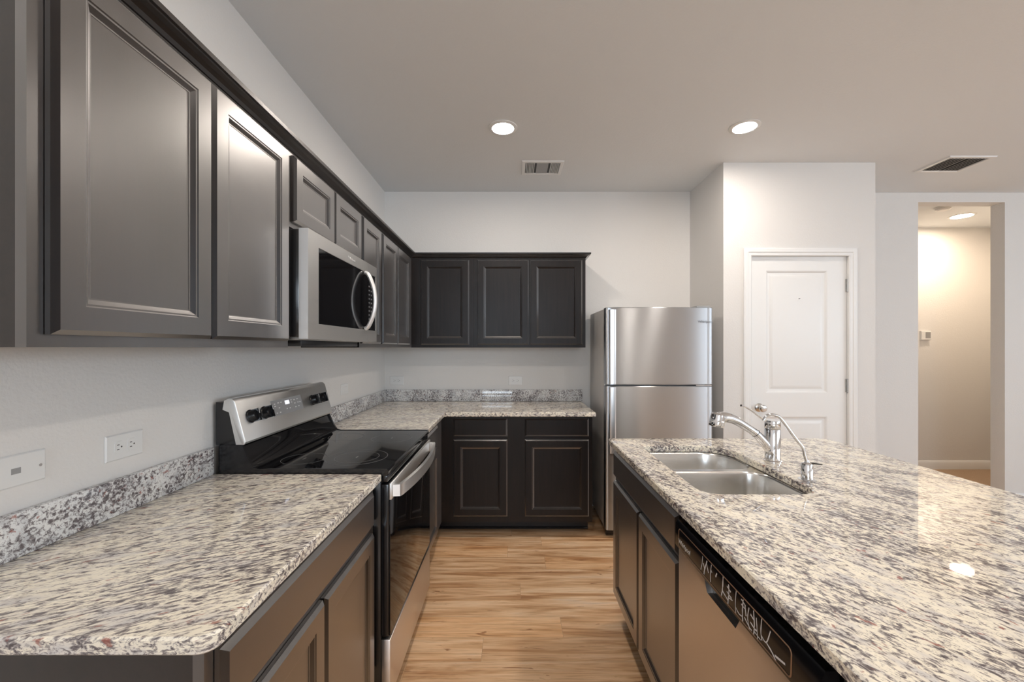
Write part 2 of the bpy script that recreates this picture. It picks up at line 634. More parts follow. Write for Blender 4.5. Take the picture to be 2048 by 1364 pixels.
# ---------------------------------------------------------------- the setting
RX0, RX1, RY0 = LEFT_X - 0.12, RIGHT_X + 0.12, REAR_Y - 0.12
HALL_Y = 4.72
HALL_X = 5.44
structure(obj('floor', bx(RX0, RX1, RY0, FRONT_Y + 0.06, -0.1, 0.0), M_FLOOR))
structure(obj('floor_hall', bx(2.68, HALL_X + 0.1, FRONT_Y + 0.06, HALL_Y + 0.1, -0.1, 0.0), M_CARPET))
structure(obj('ceiling', bx(RX0, RX1, RY0, HALL_Y + 0.12, CEIL, CEIL + 0.1), M_CEIL))
structure(obj('wall_left', bx(LEFT_X - 0.12, LEFT_X, RY0, FRONT_Y + 0.12, 0, CEIL), M_WALL))
PX, PY, PX1 = 1.556, 3.055, 2.675       # the pantry box: left face, front face, right face
structure(obj('wall_back', bx(LEFT_X, PX + 0.1, FRONT_Y, FRONT_Y + 0.12, 0, CEIL), M_WALL))
structure(obj('wall_pantry_side', bx(PX, PX + 0.1, PY + 0.1, FRONT_Y, 0, CEIL), M_WALL))
DX0, DX1, DZ = 1.735, 2.495, 2.075      # rough opening of the pantry door
bm = bx(PX, DX0, PY, PY + 0.1, 0, CEIL)
box(bm, DX1, PX1, PY, PY + 0.1, 0, CEIL)
box(bm, DX0, DX1, PY, PY + 0.1, DZ, CEIL)
structure(obj('wall_pantry_front', bm, M_WALL))
structure(obj('wall_pantry_right', bx(PX1 - 0.1, PX1, PY + 0.1, FRONT_Y + 0.02, 0, CEIL), M_WALL))
OX0, OX1, OZ = 3.572, 4.335, 2.66       # cased opening to the hall
HY = FRONT_Y + 0.02
bm = bx(PX1 - 0.1, OX0, HY, HY + 0.11, 0, CEIL, 0)
box(bm, OX1, RIGHT_X + 0.12, HY, HY + 0.11, 0, CEIL)
box(bm, OX0, OX1, HY, HY + 0.11, OZ, CEIL)
structure(obj('wall_hall_opening', bm, M_WALL))
structure(obj('wall_hall_back', bx(2.68, HALL_X + 0.1, HALL_Y, HALL_Y + 0.1, 0, CEIL), M_WALL))
structure(obj('wall_hall_right', bx(HALL_X, HALL_X + 0.1, HY + 0.11, HALL_Y, 0, CEIL), M_WALL))
structure(obj('wall_hall_left', bx(2.68, 2.78, HY + 0.11, HALL_Y, 0, CEIL), M_WALL))

def base_prof(fn, u0, u1):
    bm = bmesh.new()
    pts = [(0, 0), (0.014, 0), (0.014, 0.075), (0.011, 0.085), (0.008, 0.09), (0.006, 0.098), (0, 0.10)]
    lo = [bm.verts.new(fn(u0, v, n)) for n, v in pts]
    hi = [bm.verts.new(fn(u1, v, n)) for n, v in pts]
    bm.faces.new(lo)
    bm.faces.new(hi)
    for i in range(len(pts)):
        j = (i + 1) % len(pts)
        bm.faces.new((lo[i], lo[j], hi[j], hi[i]))
    return bm
structure(obj('baseboard_back', base_prof(face_back(FRONT_Y), 0.605, PX), M_TRIM))
structure(obj('baseboard_hall_back', base_prof(face_back(HALL_Y), 2.78, HALL_X), M_TRIM))
structure(obj('baseboard_hall_right', base_prof(face_island(HALL_X), HY + 0.11, HALL_Y - 0.014), M_TRIM))
structure(obj('baseboard_hall_opening', base_prof(face_back(HY), PX1, OX0), M_TRIM))
structure(obj('baseboard_right', base_prof(face_back(HY), OX1, RIGHT_X), M_TRIM))

def windowed_wall(name, spans, lo, hi, fn):
    """fn(u0, u1, z0, z1, bm) adds a box"""
    bm = bmesh.new()
    u = lo
    for a, b in spans:
        fn(bm, u, a, 0, CEIL)
        fn(bm, a, b, 0, WZ0)
        fn(bm, a, b, WZ1, CEIL)
        u = b
    fn(bm, u, hi, 0, CEIL)
    return structure(obj(name, bm, M_WALL))
windowed_wall('wall_rear', WIN_REAR, LEFT_X, RIGHT_X, lambda bm, a, b, c, d: box(bm, a, b, REAR_Y - 0.12, REAR_Y, c, d))
windowed_wall('wall_right', WIN_RIGHT, RY0, HY + 0.11, lambda bm, a, b, c, d: box(bm, RIGHT_X, RIGHT_X + 0.12, a, b, c, d))
k = 0
for a, b in WIN_REAR + WIN_RIGHT:
    k += 1
    rear = k <= len(WIN_REAR)
    bm = bmesh.new()
    def bar(u0, u1, v0, v1):
        if rear:
            box(bm, u0, u1, REAR_Y - 0.04, REAR_Y - 0.01, v0, v1)
        else:
            box(bm, RIGHT_X + 0.01, RIGHT_X + 0.04, u0, u1, v0, v1)
    bar(a, a + 0.05, WZ0, WZ1); bar(b - 0.05, b, WZ0, WZ1)
    bar(a + 0.05, b - 0.05, WZ0, WZ0 + 0.05); bar(a + 0.05, b - 0.05, WZ1 - 0.05, WZ1)
    bar(a + 0.05, b - 0.05, 1.76, 1.80)
    structure(obj('window_%d' % k, bm, M_TRIM))

# pantry door
door = bpy.data.objects.new('door_1', None)
door.location = (2.115, PY + 0.03, 0)
COL.objects.link(door)
structure(door)
SX0, SX1, SZ0, SZ1 = 1.753, 2.477, 0.012, 2.058
SY = PY + 0.018                          # front face of the slab
fB = face_back(SY)
P_U0, P_U1 = 1.880, 2.335
P_TOP, P_BOT = (1.045, 1.950), (0.20, 0.870)
bm = bmesh.new()
for a, b, c, d in ((SX0, P_U0, SZ0, SZ1), (P_U1, SX1, SZ0, SZ1), (P_U0, P_U1, SZ0, P_BOT[0]), (P_U0, P_U1, P_BOT[1], P_TOP[0]), (P_U0, P_U1, P_TOP[1], SZ1)):
    box(bm, a, b, SY, SY + 0.035, c, d)
slab_o = obj('door_slab', bm, M_TRIM, door)
for v0, v1 in (P_TOP, P_BOT):
    obj('door_panel', rings(bmesh.new(), P_U0, P_U1, v0, v1, fB,
        [(0, -0.034), (0, 0), (0.006, -0.002), (0.016, -0.009), (0.026, -0.010), (0.030, -0.010), (0.050, -0.004), (0.056, -0.0035)], cap=True), M_TRIM, door, angle=15)
bm = bmesh.new()
lathe(bm, [(0.032, 0.0), (0.032, 0.004), (0.028, 0.008), (0.012, 0.012), (0.011, 0.030), (0.020, 0.036), (0.027, 0.046), (0.027, 0.058), (0.020, 0.066), (0.004, 0.068)], (1.828, SY, 0.937), (0, -1, 0))
obj('door_knob', bm, M_NICKEL, door, 'satin nickel round knob')
for z in (1.84, 1.10, 0.25):
    bm = bx(SX1 - 0.012, SX1 + 0.004, SY - 0.004, SY + 0.001, z - 0.048, z + 0.048)
    lathe(bm, [(0.006, -0.050), (0.006, 0.050)], (SX1 + 0.003, SY - 0.008, z), 'Z', 12)
    obj('hinge', bm, M_NICKEL, door, 'nickel butt hinge')
bm = lathe(bmesh.new(), [(0.004, 0), (0.003, 0.010)], (2.128, SY - 0.0035 + 0.007, 1.743), (0, -1, 0), 10)
obj('nail', bm, M_GREYPL, door, 'small grey nail in the upper panel')
# casing around the pantry door
def casing():
    bm = bmesh.new()
    prof = [(0, 0.0), (0, 0.012), (0.010, 0.016), (0.030, 0.014), (0.034, 0.010), (0.052, 0.009), (0.058, 0.005), (0.058, 0.0)]   # (outward->inward, proud)
    path = [(1.702, 0.0), (1.702, 2.112), (2.535, 2.112), (2.535, 0.0)]
    rs = []
    for i, (u, v) in enumerate(path):
        r = []
        for ins, n in prof:
            uu = u + ins if i < 2 else u - ins
            vv = v - ins if i in (1, 2) else v
            r.append(bm.verts.new((uu, PY - n, vv)))
        rs.append(r)
    for a, b in zip(rs, rs[1:]):
        for j in range(len(prof)):
            q = (j + 1) % len(prof)
            bm.faces.new((a[j], a[q], b[q], b[j]))
    bm.faces.new(rs[0])
    bm.faces.new(rs[-1])
    # jamb lining
    box(bm, DX0, SX0 - 0.003, PY, PY + 0.1, 0, DZ)
    box(bm, SX1 + 0.003, DX1, PY, PY + 0.1, 0, DZ)
    box(bm, SX0 - 0.003, SX1 + 0.003, PY, PY + 0.1, SZ1 + 0.004, DZ)
    return bm
structure(obj('trim_1', casing(), M_TRIM, angle=20))

# ---------------------------------------------------------------- upper cabinets
U0, U1 = 1.381, 2.09
UF = -0.805                             # face plane of the left run
UB = FRONT_Y - 0.31                     # face plane of the back run
fUL, fUB = face_left(UF), face_back(UB)
G_UP = 'dark wall cabinets'

def upper_left(label, y0, y1, doors, z0=U0, dz0=None):
    t = thing('wall_cabinet', label, 'cabinet', (LEFT_X + 0.15, (y0 + y1) / 2, z0), G_UP)
    dz0 = dz0 if dz0 is not None else z0 + 0.022
    bm = bx(LEFT_X + 0.001, UF - 0.019, y0, y1, z0, U1)
    obj('carcass', bm, M_WOODX, t)
    face_frame(t, y0, y1, z0, U1, fUL, [(a + 0.035, b - 0.035, dz0 + 0.03, 2.05) for a, b in doors])
    for a, b in doors:
        cab_door(t, a, b, dz0, 2.079, fUL)
    return t

upper_left('tall dark two-door wall cabinet nearest the camera, before the microwave', 0.688, 1.490, [(0.7135, 1.0925), (1.0975, 1.470)])
upper_left('short dark two-door wall cabinet directly above the microwave', 1.4905, 2.185, [(1.508, 1.8445), (1.8485, 2.175)], z0=1.818, dz0=1.838)
upper_left('dark single-door wall cabinet just past the microwave on left wall', 2.1855, 2.520, [(2.196, 2.508)])
upper_left('dark two-door wall cabinet at the far end of left wall, in corner', 2.5205, UB - 0.001, [(2.537, 2.862), (2.866, 3.215)])

def upper_back(label, x0, x1, doors):
    t = thing('wall_cabinet', label, 'cabinet', ((x0 + x1) / 2, FRONT_Y - 0.15, U0), G_UP)
    obj('carcass', bx(x0, x1, UB + 0.019, FRONT_Y - 0.001, U0, U1), M_WOODX, t)
    face_frame(t, max(x0, UF + 0.001), x1, U0, U1, fUB, [(a + 0.035, b - 0.035, U0 + 0.05, 2.05) for a, b in doors])
    for a, b in doors:
        cab_door(t, a, b, U0 + 0.022, 2.079, fUB)
upper_back('dark single-door wall cabinet on the back wall, in the corner', LEFT_X + 0.001, -0.310, [(-0.728, -0.342)])
upper_back('dark two-door wall cabinet on the back wall, nearest the refrigerator', -0.3095, 0.588, [(-0.277, 0.134), (0.143, 0.560)])

CROWN = [(0, 2.0905), (0.022, 2.0905), (0.0225, 2.0945), (0.026, 2.096), (0.031, 2.105), (0.040, 2.113), (0.051, 2.117), (0.053, 2.120), (0.060, 2.121), (0.061, 2.133), (0, 2.133)]
def crown(path, norms):
    """path points with an outward mitre vector each"""
    bm = bmesh.new()
    rs = [[bm.verts.new((p[0] + n[0] * o, p[1] + n[1] * o, z)) for o, z in CROWN] for p, n in zip(path, norms)]
    for a, b in zip(rs, rs[1:]):
        for j in range(len(CROWN)):
            q = (j + 1) % len(CROWN)
            bm.faces.new((a[j], a[q], b[q], b[j]))
    bm.faces.new(rs[0])
    bm.faces.new(rs[-1])
    return bm
cf, cb = UF - 0.022, UB + 0.022
o = obj('crown_moulding', crown([(LEFT_X + 0.001, 0.688 + 0.022), (cf, 0.688 + 0.022), (cf, cb - 0.0005)], [(0, -1), (1, -1), (1, -1)]), M_WOODX, origin=(cf, 2.0, 2.0905), angle=15)
tag(o, 'long dark crown moulding along the top of the left-wall cabinets', 'moulding', 'crown mouldings')
o = obj('crown_moulding', crown([(cf + 0.0005, cb), (0.588 - 0.022, cb), (0.588 - 0.022, FRONT_Y - 0.001)], [(1, -1), (1, -1), (1, 0)]), M_WOOD, origin=(0, cb, 2.0905), angle=15)
tag(o, 'short dark crown moulding on top of the back-wall cabinets', 'moulding', 'crown mouldings')

# ---------------------------------------------------------------- base cabinets
BT = 0.8835                             # top of the base cabinets
BF, BB = -0.512, 3.012                  # faces of left and back runs
fBL, fBB = face_left(BF), face_back(BB)
G_BASE = 'dark base cabinets'
B0 = 0.115

def hollow(bm, x0, x1, y0, y1, z0, z1, t=0.018, skip=''):
    box(bm, x0, x1, y0, y1, z0, z0 + t)
    box(bm, x0, x0 + t, y0, y1, z0 + t, z1)
    box(bm, x1 - t, x1, y0, y1, z0 + t, z1)
    box(bm, x0 + t, x1 - t, y0, y0 + t, z0 + t, z1)
    box(bm, x0 + t, x1 - t, y1 - t, y1, z0 + t, z1)
    return bm

# near left
t = thing('base_cabinet', 'dark base cabinet under the near left countertop, one drawer over two doors', 'cabinet', (-0.8, 1.1, 0), G_BASE)
obj('carcass', bx(LEFT_X + 0.001, BF - 0.019, 0.690, 1.527, B0, BT), M_WOODX, t)
face_frame(t, 0.690, 1.527, B0, BT, fBL, [(0.74, 1.475, 0.765, 0.845), (0.74, 1.08, 0.16, 0.68), (1.13, 1.475, 0.16, 0.68)])
cab_drawer(t, 0.712, 1.492, 0.737, 0.862, fBL)
cab_door(t, 0.712, 1.098, 0.148, 0.712, fBL)
cab_door(t, 1.106, 1.492, 0.148, 0.712, fBL)
obj('toe_kick', bx(LEFT_X + 0.001, -0.59, 0.692, 1.527, 0.0, B0), M_TOE, t)
# far left
t = thing('base_cabinet', 'narrow dark base cabinet between the range and the back corner', 'cabinet', (-0.8, 2.6, 0), G_BASE)
obj('carcass', bx(LEFT_X + 0.001, BF - 0.019, 2.287, BB - 0.002, B0, BT), M_WOODX, t)
face_frame(t, 2.287, BB - 0.002, B0, BT, fBL, [(2.34, 2.74, 0.765, 0.845), (2.34, 2.74, 0.16, 0.68)])
cab_drawer(t, 2.312, 2.775, 0.737, 0.862, fBL)
cab_door(t, 2.312, 2.775, 0.148, 0.712, fBL)
obj('toe_kick', bx(LEFT_X + 0.001, -0.59, 2.287, BB - 0.002, 0.0, B0), M_TOE, t)
# back
t = thing('base_cabinet', 'wide dark base cabinet on the back wall, two drawers over two doors', 'cabinet', (0.0, 3.3, 0), G_BASE)
obj('carcass', bx(LEFT_X + 0.001, 0.583, BB + 0.019, FRONT_Y - 0.001, B0, BT), M_WOOD, t)
face_frame(t, BF + 0.001, 0.583, B0, BT, fBB, [(-0.39, -0.06, 0.765, 0.845), (0.12, 0.52, 0.765, 0.845), (-0.39, -0.06, 0.18, 0.68), (0.12, 0.52, 0.18, 0.68)])
for a, b in ((-0.424, -0.033), (0.093, 0.556)):
    cab_drawer(t, a, b, 0.738, 0.868, fBB)
    cab_door(t, a, b, 0.160, 0.715, fBB)
obj('toe_kick', bx(-0.58, 0.578, 3.165, FRONT_Y - 0.001, 0.0, B0), M_TOE, t)
bm = bmesh.new()
lathe(bm, [(0.009, -0.58), (0.009, 0.575)], (0.0, 3.156, 0.009), 'X', 10)
obj('shoe_strip', bm, M_WOOD, t)

# ---------------------------------------------------------------- granite counters
CT0, CT1 = 0.884, 0.914
CE = -0.482
o = obj('countertop', slab(round_loop([(LEFT_X + 0.001, 0.665, 0), (CE, 0.665, 0.030), (CE, 1.531, 0), (LEFT_X + 0.001, 1.531, 0)]), CT0, CT1), M_GRAN, origin=(-0.8, 1.1, CT0))
tag(o, 'speckled granite countertop at near left, before the black range', 'countertop', 'granite countertops')
o = obj('countertop', slab([(LEFT_X + 0.001, 2.284), (CE, 2.284), (CE, 2.977), (0.603, 2.977), (0.603, FRONT_Y - 0.001), (LEFT_X + 0.001, FRONT_Y - 0.001)], CT0, CT1), M_GRAN, origin=(-0.6, 3.3, CT0))
tag(o, 'L-shaped speckled granite countertop turning the back corner past the range', 'countertop', 'granite countertops')
SP0, SP1 = CT1 + 0.0005, 1.014
o = obj('backsplash', bx(LEFT_X + 0.001, LEFT_X + 0.021, 0.667, 1.522, SP0, SP1, 0.002), M_GRANS, origin=(LEFT_X, 1.1, SP0))
tag(o, 'low granite backsplash strip on the left wall, nearest the camera', 'backsplash', 'granite backsplashes')
o = obj('backsplash', bx(LEFT_X + 0.001, LEFT_X + 0.021, 2.288, FRONT_Y - 0.022, SP0, SP1, 0.002), M_GRANS, origin=(LEFT_X, 2.9, SP0))
tag(o, 'low granite backsplash strip on the left wall between range and corner', 'backsplash', 'granite backsplashes')
o = obj('backsplash', bx(LEFT_X + 0.001, 0.612, FRONT_Y - 0.021, FRONT_Y - 0.001, SP0, SP1, 0.002), M_GRANS, origin=(0, FRONT_Y, SP0))
tag(o, 'low granite backsplash strip along the back wall, under two outlets', 'backsplash', 'granite backsplashes')

# ---------------------------------------------------------------- range
RY_0, RY_1 = 1.536, 2.279
RF = -0.486                             # front of the range body
rg = thing('range', 'freestanding electric range, black glass cooktop with stainless control backguard', 'range', (-0.77, (RY_0 + RY_1) / 2, 0))
obj('body', bx(-1.085, RF, RY_0, RY_1, 0.06, 0.905, 0.002), M_ENAMEL, rg)
for x in (-1.04, -0.56):
    for y in (RY_0 + 0.05, RY_1 - 0.05):
        obj('foot', lathe(bmesh.new(), [(0.018, 0.0), (0.018, 0.012), (0.010, 0.014), (0.010, 0.061)], (x, y, 0.0), 'Z', 14), M_BLACK, rg)
# cooktop with a raised rear lip
bm = bmesh.new()
fR = lambda u, v, n: (u, n, v)
prism(bm, [(-1.06, 0.905), (-0.462, 0.905), (-0.457, 0.910), (-0.457, 0.922), (-0.462, 0.928), (-0.935, 0.928), (-0.952, 0.932), (-0.968, 0.945), (-0.992, 0.985), (-1.004, 1.012), (-1.06, 1.012)], fR, RY_0 + 0.001, RY_1 - 0.001)
ck = obj('cooktop', bm, M_GLASSTOP, rg, angle=25)
def ring_mark(cx, cy, r, w=0.0016):
    bm = bmesh.new()
    lathe(bm, [(r - w, 0.0001), (r - w, 0.0004), (r, 0.0004), (r, 0.0001)], (cx, cy, 0.928), 'Z', 56, cap=False)
    return obj('burner_ring', bm, M_RING, ck)
for cx, cy, rr in ((-0.640, 1.715, (0.122, 0.088)), (-0.845, 1.690, (0.086,)), (-0.600, 2.075, (0.098,)), (-0.840, 2.105, (0.086,))):
    for r in rr:
        ring_mark(cx, cy, r)
    obj('burner_mark', bx(cx - 0.003, cx + 0.003, cy - 0.012, cy + 0.012, 0.9281, 0.9284), M_RING, ck)
for y0, y1 in ((RY_0, RY_0 + 0.012), (RY_1 - 0.012, RY_1)):
    bm = bmesh.new()
    prism(bm, [(-1.085, 0.9055), (-0.470, 0.9055), (-0.460, 0.915), (-0.462, 0.9305), (-0.940, 0.9305), (-0.960, 0.938), (-0.975, 0.960), (-1.000, 1.019), (-1.085, 1.019)], fR, y0, y1)
    obj('side_trim', bm, M_ENAMEL, rg)
# backguard
bm = bmesh.new()
prism(bm, [(-1.098, 1.0195), (-1.005, 1.0195), (-1.045, 1.165), (-1.070, 1.178), (-1.098, 1.178)], fR, RY_0 + 0.003, RY_1 - 0.003)
bg = obj('backguard', bm, M_ENAMEL, rg)
bm = bmesh.new()
prof = [(-1.065, 1.172), (-1.062, 1.186), (-1.050, 1.192), (-1.036, 1.190), (-1.026, 1.178), (-0.986, 1.030), (-0.990, 1.022), (-1.000, 1.020), (-1.006, 1.026), (-1.045, 1.165)]
prism(bm, prof, fR, RY_0, RY_1)
es = [e for e in bm.edges if abs(e.verts[0].co.y - e.verts[1].co.y) < 1e-6]
bmesh.ops.bevel(bm, geom=es, offset=0.0035, segments=2, profile=0.5, affect='EDGES')
for y0, y1 in ((RY_0, RY_0 + 0.012), (RY_1 - 0.012, RY_1)):       # wrapped ends
    prism(bm, [(-1.072, 1.150), (-1.066, 1.184), (-1.050, 1.189), (-1.030, 1.180), (-0.990, 1.035), (-0.992, 1.0205), (-1.022, 1.0205), (-1.048, 1.140)], fR, y0 + 0.0005, y1)
con = obj('control_panel', bm, M_STEEL, rg, 'brushed stainless control panel')
# panel coordinates: s up the slope, n proud of it
pa, pb = Vector((-0.986, 0, 1.030)), Vector((-1.026, 0, 1.178))
sd = (pb - pa).normalized()
nd = Vector((sd.z, 0, -sd.x))
def on_panel(y, s, n):
    q = pa + sd * s + nd * n
    return Vector((q.x, y, q.z))
def fPan(u, v, n):
    return tuple(on_panel(u, v, n))
def knob(y, s):
    o3 = on_panel(y, s, 0.0003)
    bm = lathe(bmesh.new(), [(0.026, 0), (0.026, 0.004), (0.022, 0.006), (0.021, 0.026), (0.019, 0.029), (0.002, 0.030)], o3, nd, 24)
    kn = obj('knob', bm, M_BLACK, rg)
    bm = bmesh.new()
    for d in (-0.0035,):
        c = []
        for du, ds in ((-0.004, -0.024), (0.004, -0.024), (0.004, 0.024), (-0.004, 0.024)):
            c.append((y + du, s + ds))
        prism(bm, c, fPan, 0.012, 0.039)
    obj('knob_grip', bm, M_BLACKGLOSS, kn)
    bm = bmesh.new()
    prism(bm, [(y - 0.0012, s + 0.004), (y + 0.0012, s + 0.004), (y + 0.0012, s + 0.023), (y - 0.0012, s + 0.023)], fPan, 0.0391, 0.0396)
    obj('knob_pointer', bm, M_INK, kn)
    bm = bmesh.new()
    prism(bm, [(y - 0.055, s - 0.028), (y + 0.028, s - 0.028), (y + 0.028, s + 0.028), (y - 0.055, s + 0.028)], fPan, 0.00005, 0.0004)
    return kn
for y in (1.600, 1.690, 2.095, 2.180):
    knob(y, 0.088)
bm = bmesh.new()
prism(bm, [(1.748, 0.060), (1.995, 0.060), (1.995, 0.128), (1.748, 0.128)], fPan, 0.0001, 0.0012)
dp = obj('touch_panel', bm, M_GREYPL, rg, 'grey touch panel with clock display')
bm = bmesh.new()
prism(bm, [(1.852, 0.100), (1.886, 0.100), (1.886, 0.117), (1.852, 0.117)], fPan, 0.0013, 0.0018)
obj('clock_display', bm, M_LED, dp, 'lit white clock display')
for y, s in ((1.772, 0.112), (1.772, 0.102), (1.800, 0.114), (1.822, 0.114), (1.800, 0.092), (1.775, 0.072), (1.800, 0.072), (1.857, 0.080), (1.882, 0.080), (1.905, 0.114), (1.905, 0.104), (1.930, 0.112), (1.958, 0.113),
             (1.930, 0.096), (1.958, 0.097), (1.930, 0.078), (1.958, 0.079), (1.976, 0.096)):
    bm = bmesh.new()
    prism(bm, [(y - 0.005, s - 0.0022), (y + 0.005, s - 0.0022), (y + 0.005, s + 0.0022), (y - 0.005, s + 0.0022)], fPan, 0.0013, 0.0016)
    obj('button_mark', bm, M_INK, dp)
# front: vent trim, oven door, drawer
bm = bx(RF + 0.001, -0.462, RY_0 + 0.004, RY_1 - 0.004, 0.880, 0.9045, 0.003)
for k in range(9):
    y = RY_0 + 0.10 + k * 0.062
obj('vent_trim', bm, M_ENAMEL, rg)
DF = -0.451
bm = bx(RF + 0.001, DF - 0.006, RY_0 + 0.003, RY_1 - 0.003, 0.308, 0.872, 0.003)
od = obj('oven_door', bm, M_ENAMEL, rg)
obj('door_glass', bx(DF - 0.0055, DF, RY_0 + 0.003, RY_1 - 0.003, 0.312, 0.812, 0.001), M_BLACKGLOSS, od, 'black glass oven door front')
bm = bx(DF - 0.0055, DF + 0.004, RY_0 + 0.003, RY_1 - 0.003, 0.815, 0.876, 0.002)
obj('door_rail', bm, M_STEEL, od, 'stainless top rail of the oven door')
bm = bmesh.new()
n = 24
yy0, yy1 = RY_0 + 0.006, RY_1 - 0.006
inner, outer = [], []
for i in range(n + 1):
    t_ = i / n
    y = yy0 + 0.028 + (yy1 - yy0 - 0.056) * t_
    b = 0.036 + 0.030 * (1 - (2 * t_ - 1) ** 2)
    outer.append((DF + b, y))
    inner.append((DF + b - 0.014, y))
loop = [(DF + 0.0045, yy0 + 0.014), (DF + 0.030, yy0 + 0.018)] + outer + [(DF + 0.030, yy1 - 0.018), (DF + 0.0045, yy1 - 0.014), (DF + 0.0045, yy1 - 0.036), (DF + 0.024, yy1 - 0.038)] + inner[::-1][1:-1] + [(DF + 0.024, yy0 + 0.038), (DF + 0.0045, yy0 + 0.036)]
lo = [bm.verts.new((x, y, 0.822)) for x, y in loop]
hi = [bm.verts.new((x, y, 0.866)) for x, y in loop]
m_ = len(loop)
bm.faces.new(lo); bm.faces.new(hi)
for i in range(m_):
    bm.faces.new((lo[i], lo[(i + 1) % m_], hi[(i + 1) % m_], hi[i]))
obj('oven_handle', bm, M_STEEL, od, 'bowed brushed stainless handle')
obj('storage_drawer', bx(RF + 0.001, DF, RY_0 + 0.003, RY_1 - 0.003, 0.074, 0.296, 0.003), M_DWSTEEL, rg, 'stainless storage drawer front')

# ---------------------------------------------------------------- microwave
MY0, MY1, MZ0, MZ1 = 1.496, 2.252, 1.412, 1.812
MF = -0.735
mw = thing('microwave', 'over-the-range microwave in stainless steel with bowed handle and black window', 'microwave', (-0.93, (MY0 + MY1) / 2, MZ0))
obj('body', bx(LEFT_X + 0.001, MF - 0.036, MY0 + 0.004, MY1 - 0.004, MZ0 + 0.006, MZ1 - 0.002, 0.003), M_ENAMEL, mw)
fM = face_left(MF)
SEAM = 2.112
WZ_0, WZ_1, WY0 = 1.470, 1.760, 1.578
bm = bmesh.new()
# door: stainless frame on top, bottom and near side
for a, b, c, d in ((MY0, SEAM - 0.001, WZ_1, MZ1), (MY0, SEAM - 0.001, MZ0, WZ_0), (MY0, WY0, WZ_0, WZ_1)):
    box(bm, MF - 0.034, MF, a, b, c, d)
md = obj('door', bm, M_STEEL, mw, 'stainless door frame')
obj('window', bx(MF - 0.030, MF - 0.002, WY0 + 0.0005, SEAM - 0.001, WZ_0 + 0.0005, WZ_1 - 0.0005), M_BLACKGLOSS, md, 'black glass window')
bm = bmesh.new()
pts = [(MF + 0.002, 0.0), (MF + 0.020, 0.014), (MF + 0.044, 0.075), (MF + 0.052, 0.140), (MF + 0.044, 0.205), (MF + 0.020, 0.266), (MF + 0.002, 0.280)]
tube(bm, [(x, 2.072, 1.475 + s) for x, s in spline(pts, 6)], 0.0125, 14, flat=(1.2, 0.8), up=(0, 1, 0))
obj('handle', bm, simple('handle satin', (0.85, 0.85, 0.85), 0.38, 0.6), md, 'satin silver bowed handle')
bm = bmesh.new()
for a, b, c, d in ((SEAM + 0.001, MY1, WZ_1, MZ1), (SEAM + 0.001, MY1, MZ0, WZ_0), (MY1 - 0.014, MY1, WZ_0, WZ_1)):
    box(bm, MF - 0.034, MF, a, b, c, d)
cp = obj('control_surround', bm, M_STEEL, mw, 'stainless surround of the keypad')
kp = obj('keypad', bx(MF - 0.030, MF - 0.002, SEAM + 0.001, MY1 - 0.0145, WZ_0 + 0.0005, WZ_1 - 0.0005), M_BLACKGLOSS, mw, 'black glossy keypad')
for r in range(9):
    for c in range(3):
        y = SEAM + 0.030 + c * 0.032
        z = 1.695 - r * 0.021
        obj('key', rings(bmesh.new(), y - 0.008, y + 0.008, z - 0.004, z + 0.004, face_left(MF - 0.002), [(0, 0.0001), (0.001, 0.0008)], cap=True), M_KEY, kp)
obj('lamp_housing', bx(LEFT_X + 0.03, -0.805, 1.585, 2.165, 1.386, 1.4175, 0.003), M_BLACK, mw, 'black lamp and filter housing underneath')
obj('bottom_plate', bx(LEFT_X + 0.02, MF - 0.04, MY0 + 0.01, MY1 - 0.01, 1.4085, 1.4175), M_STEEL, mw)

def lettering(body, size, fn, m, parent, name='badge', depth=0.0006, label=None):
    cu = bpy.data.curves.new('lettering', 'FONT')
    cu.body = body
    cu.size = size
    cu.align_x = 'CENTER'
    cu.align_y = 'CENTER'
    cu.extrude = depth / 2
    to = bpy.data.objects.new('lettering', cu)
    COL.objects.link(to)
    bpy.context.view_layer.update()
    me = bpy.data.meshes.new_from_object(to.evaluated_get(bpy.context.evaluated_depsgraph_get()))
    bm = bmesh.new()
    bm.from_mesh(me)
    bpy.data.meshes.remove(me)
    bpy.data.objects.remove(to)
    bpy.data.curves.remove(cu)
    for v in bm.verts:
        v.co = Vector(fn(v.co.x, v.co.y, v.co.z + depth / 2 + 0.0001))
    return obj(name, bm, m, parent, label, smooth=False)
lettering('Whirlpool', 0.020, lambda u, v, n: (MF + n, 1.905 + u, 1.786 + v), M_BADGE, md, label='small silver maker lettering')

# ---------------------------------------------------------------- refrigerator
FX0, FX1, FY, FTOP, FSPLIT = 0.676, 1.452, 2.992, 1.672, 1.107
fr = thing('refrigerator', 'stainless top-freezer refrigerator standing between base cabinets and pantry wall', 'refrigerator', (1.06, 3.3, 0))
obj('body', bx(FX0 + 0.004, FX1 - 0.004, FY + 0.072, FRONT_Y - 0.03, 0.055, FTOP - 0.006, 0.004), M_FRSIDE, fr, 'grey steel cabinet')
for x in (FX0 + 0.05, FX1 - 0.05):
    for y in (FY + 0.10, FRONT_Y - 0.08):
        obj('foot', lathe(bmesh.new(), [(0.022, 0.0), (0.022, 0.02), (0.012, 0.022), (0.012, 0.056)], (x, y, 0.0), 'Z', 14), M_BLACK, fr)
obj('kick_grille', bx(FX0 + 0.01, FX1 - 0.01, FY + 0.045, FY + 0.071, 0.012, 0.054, 0.002), M_BLACK, fr)
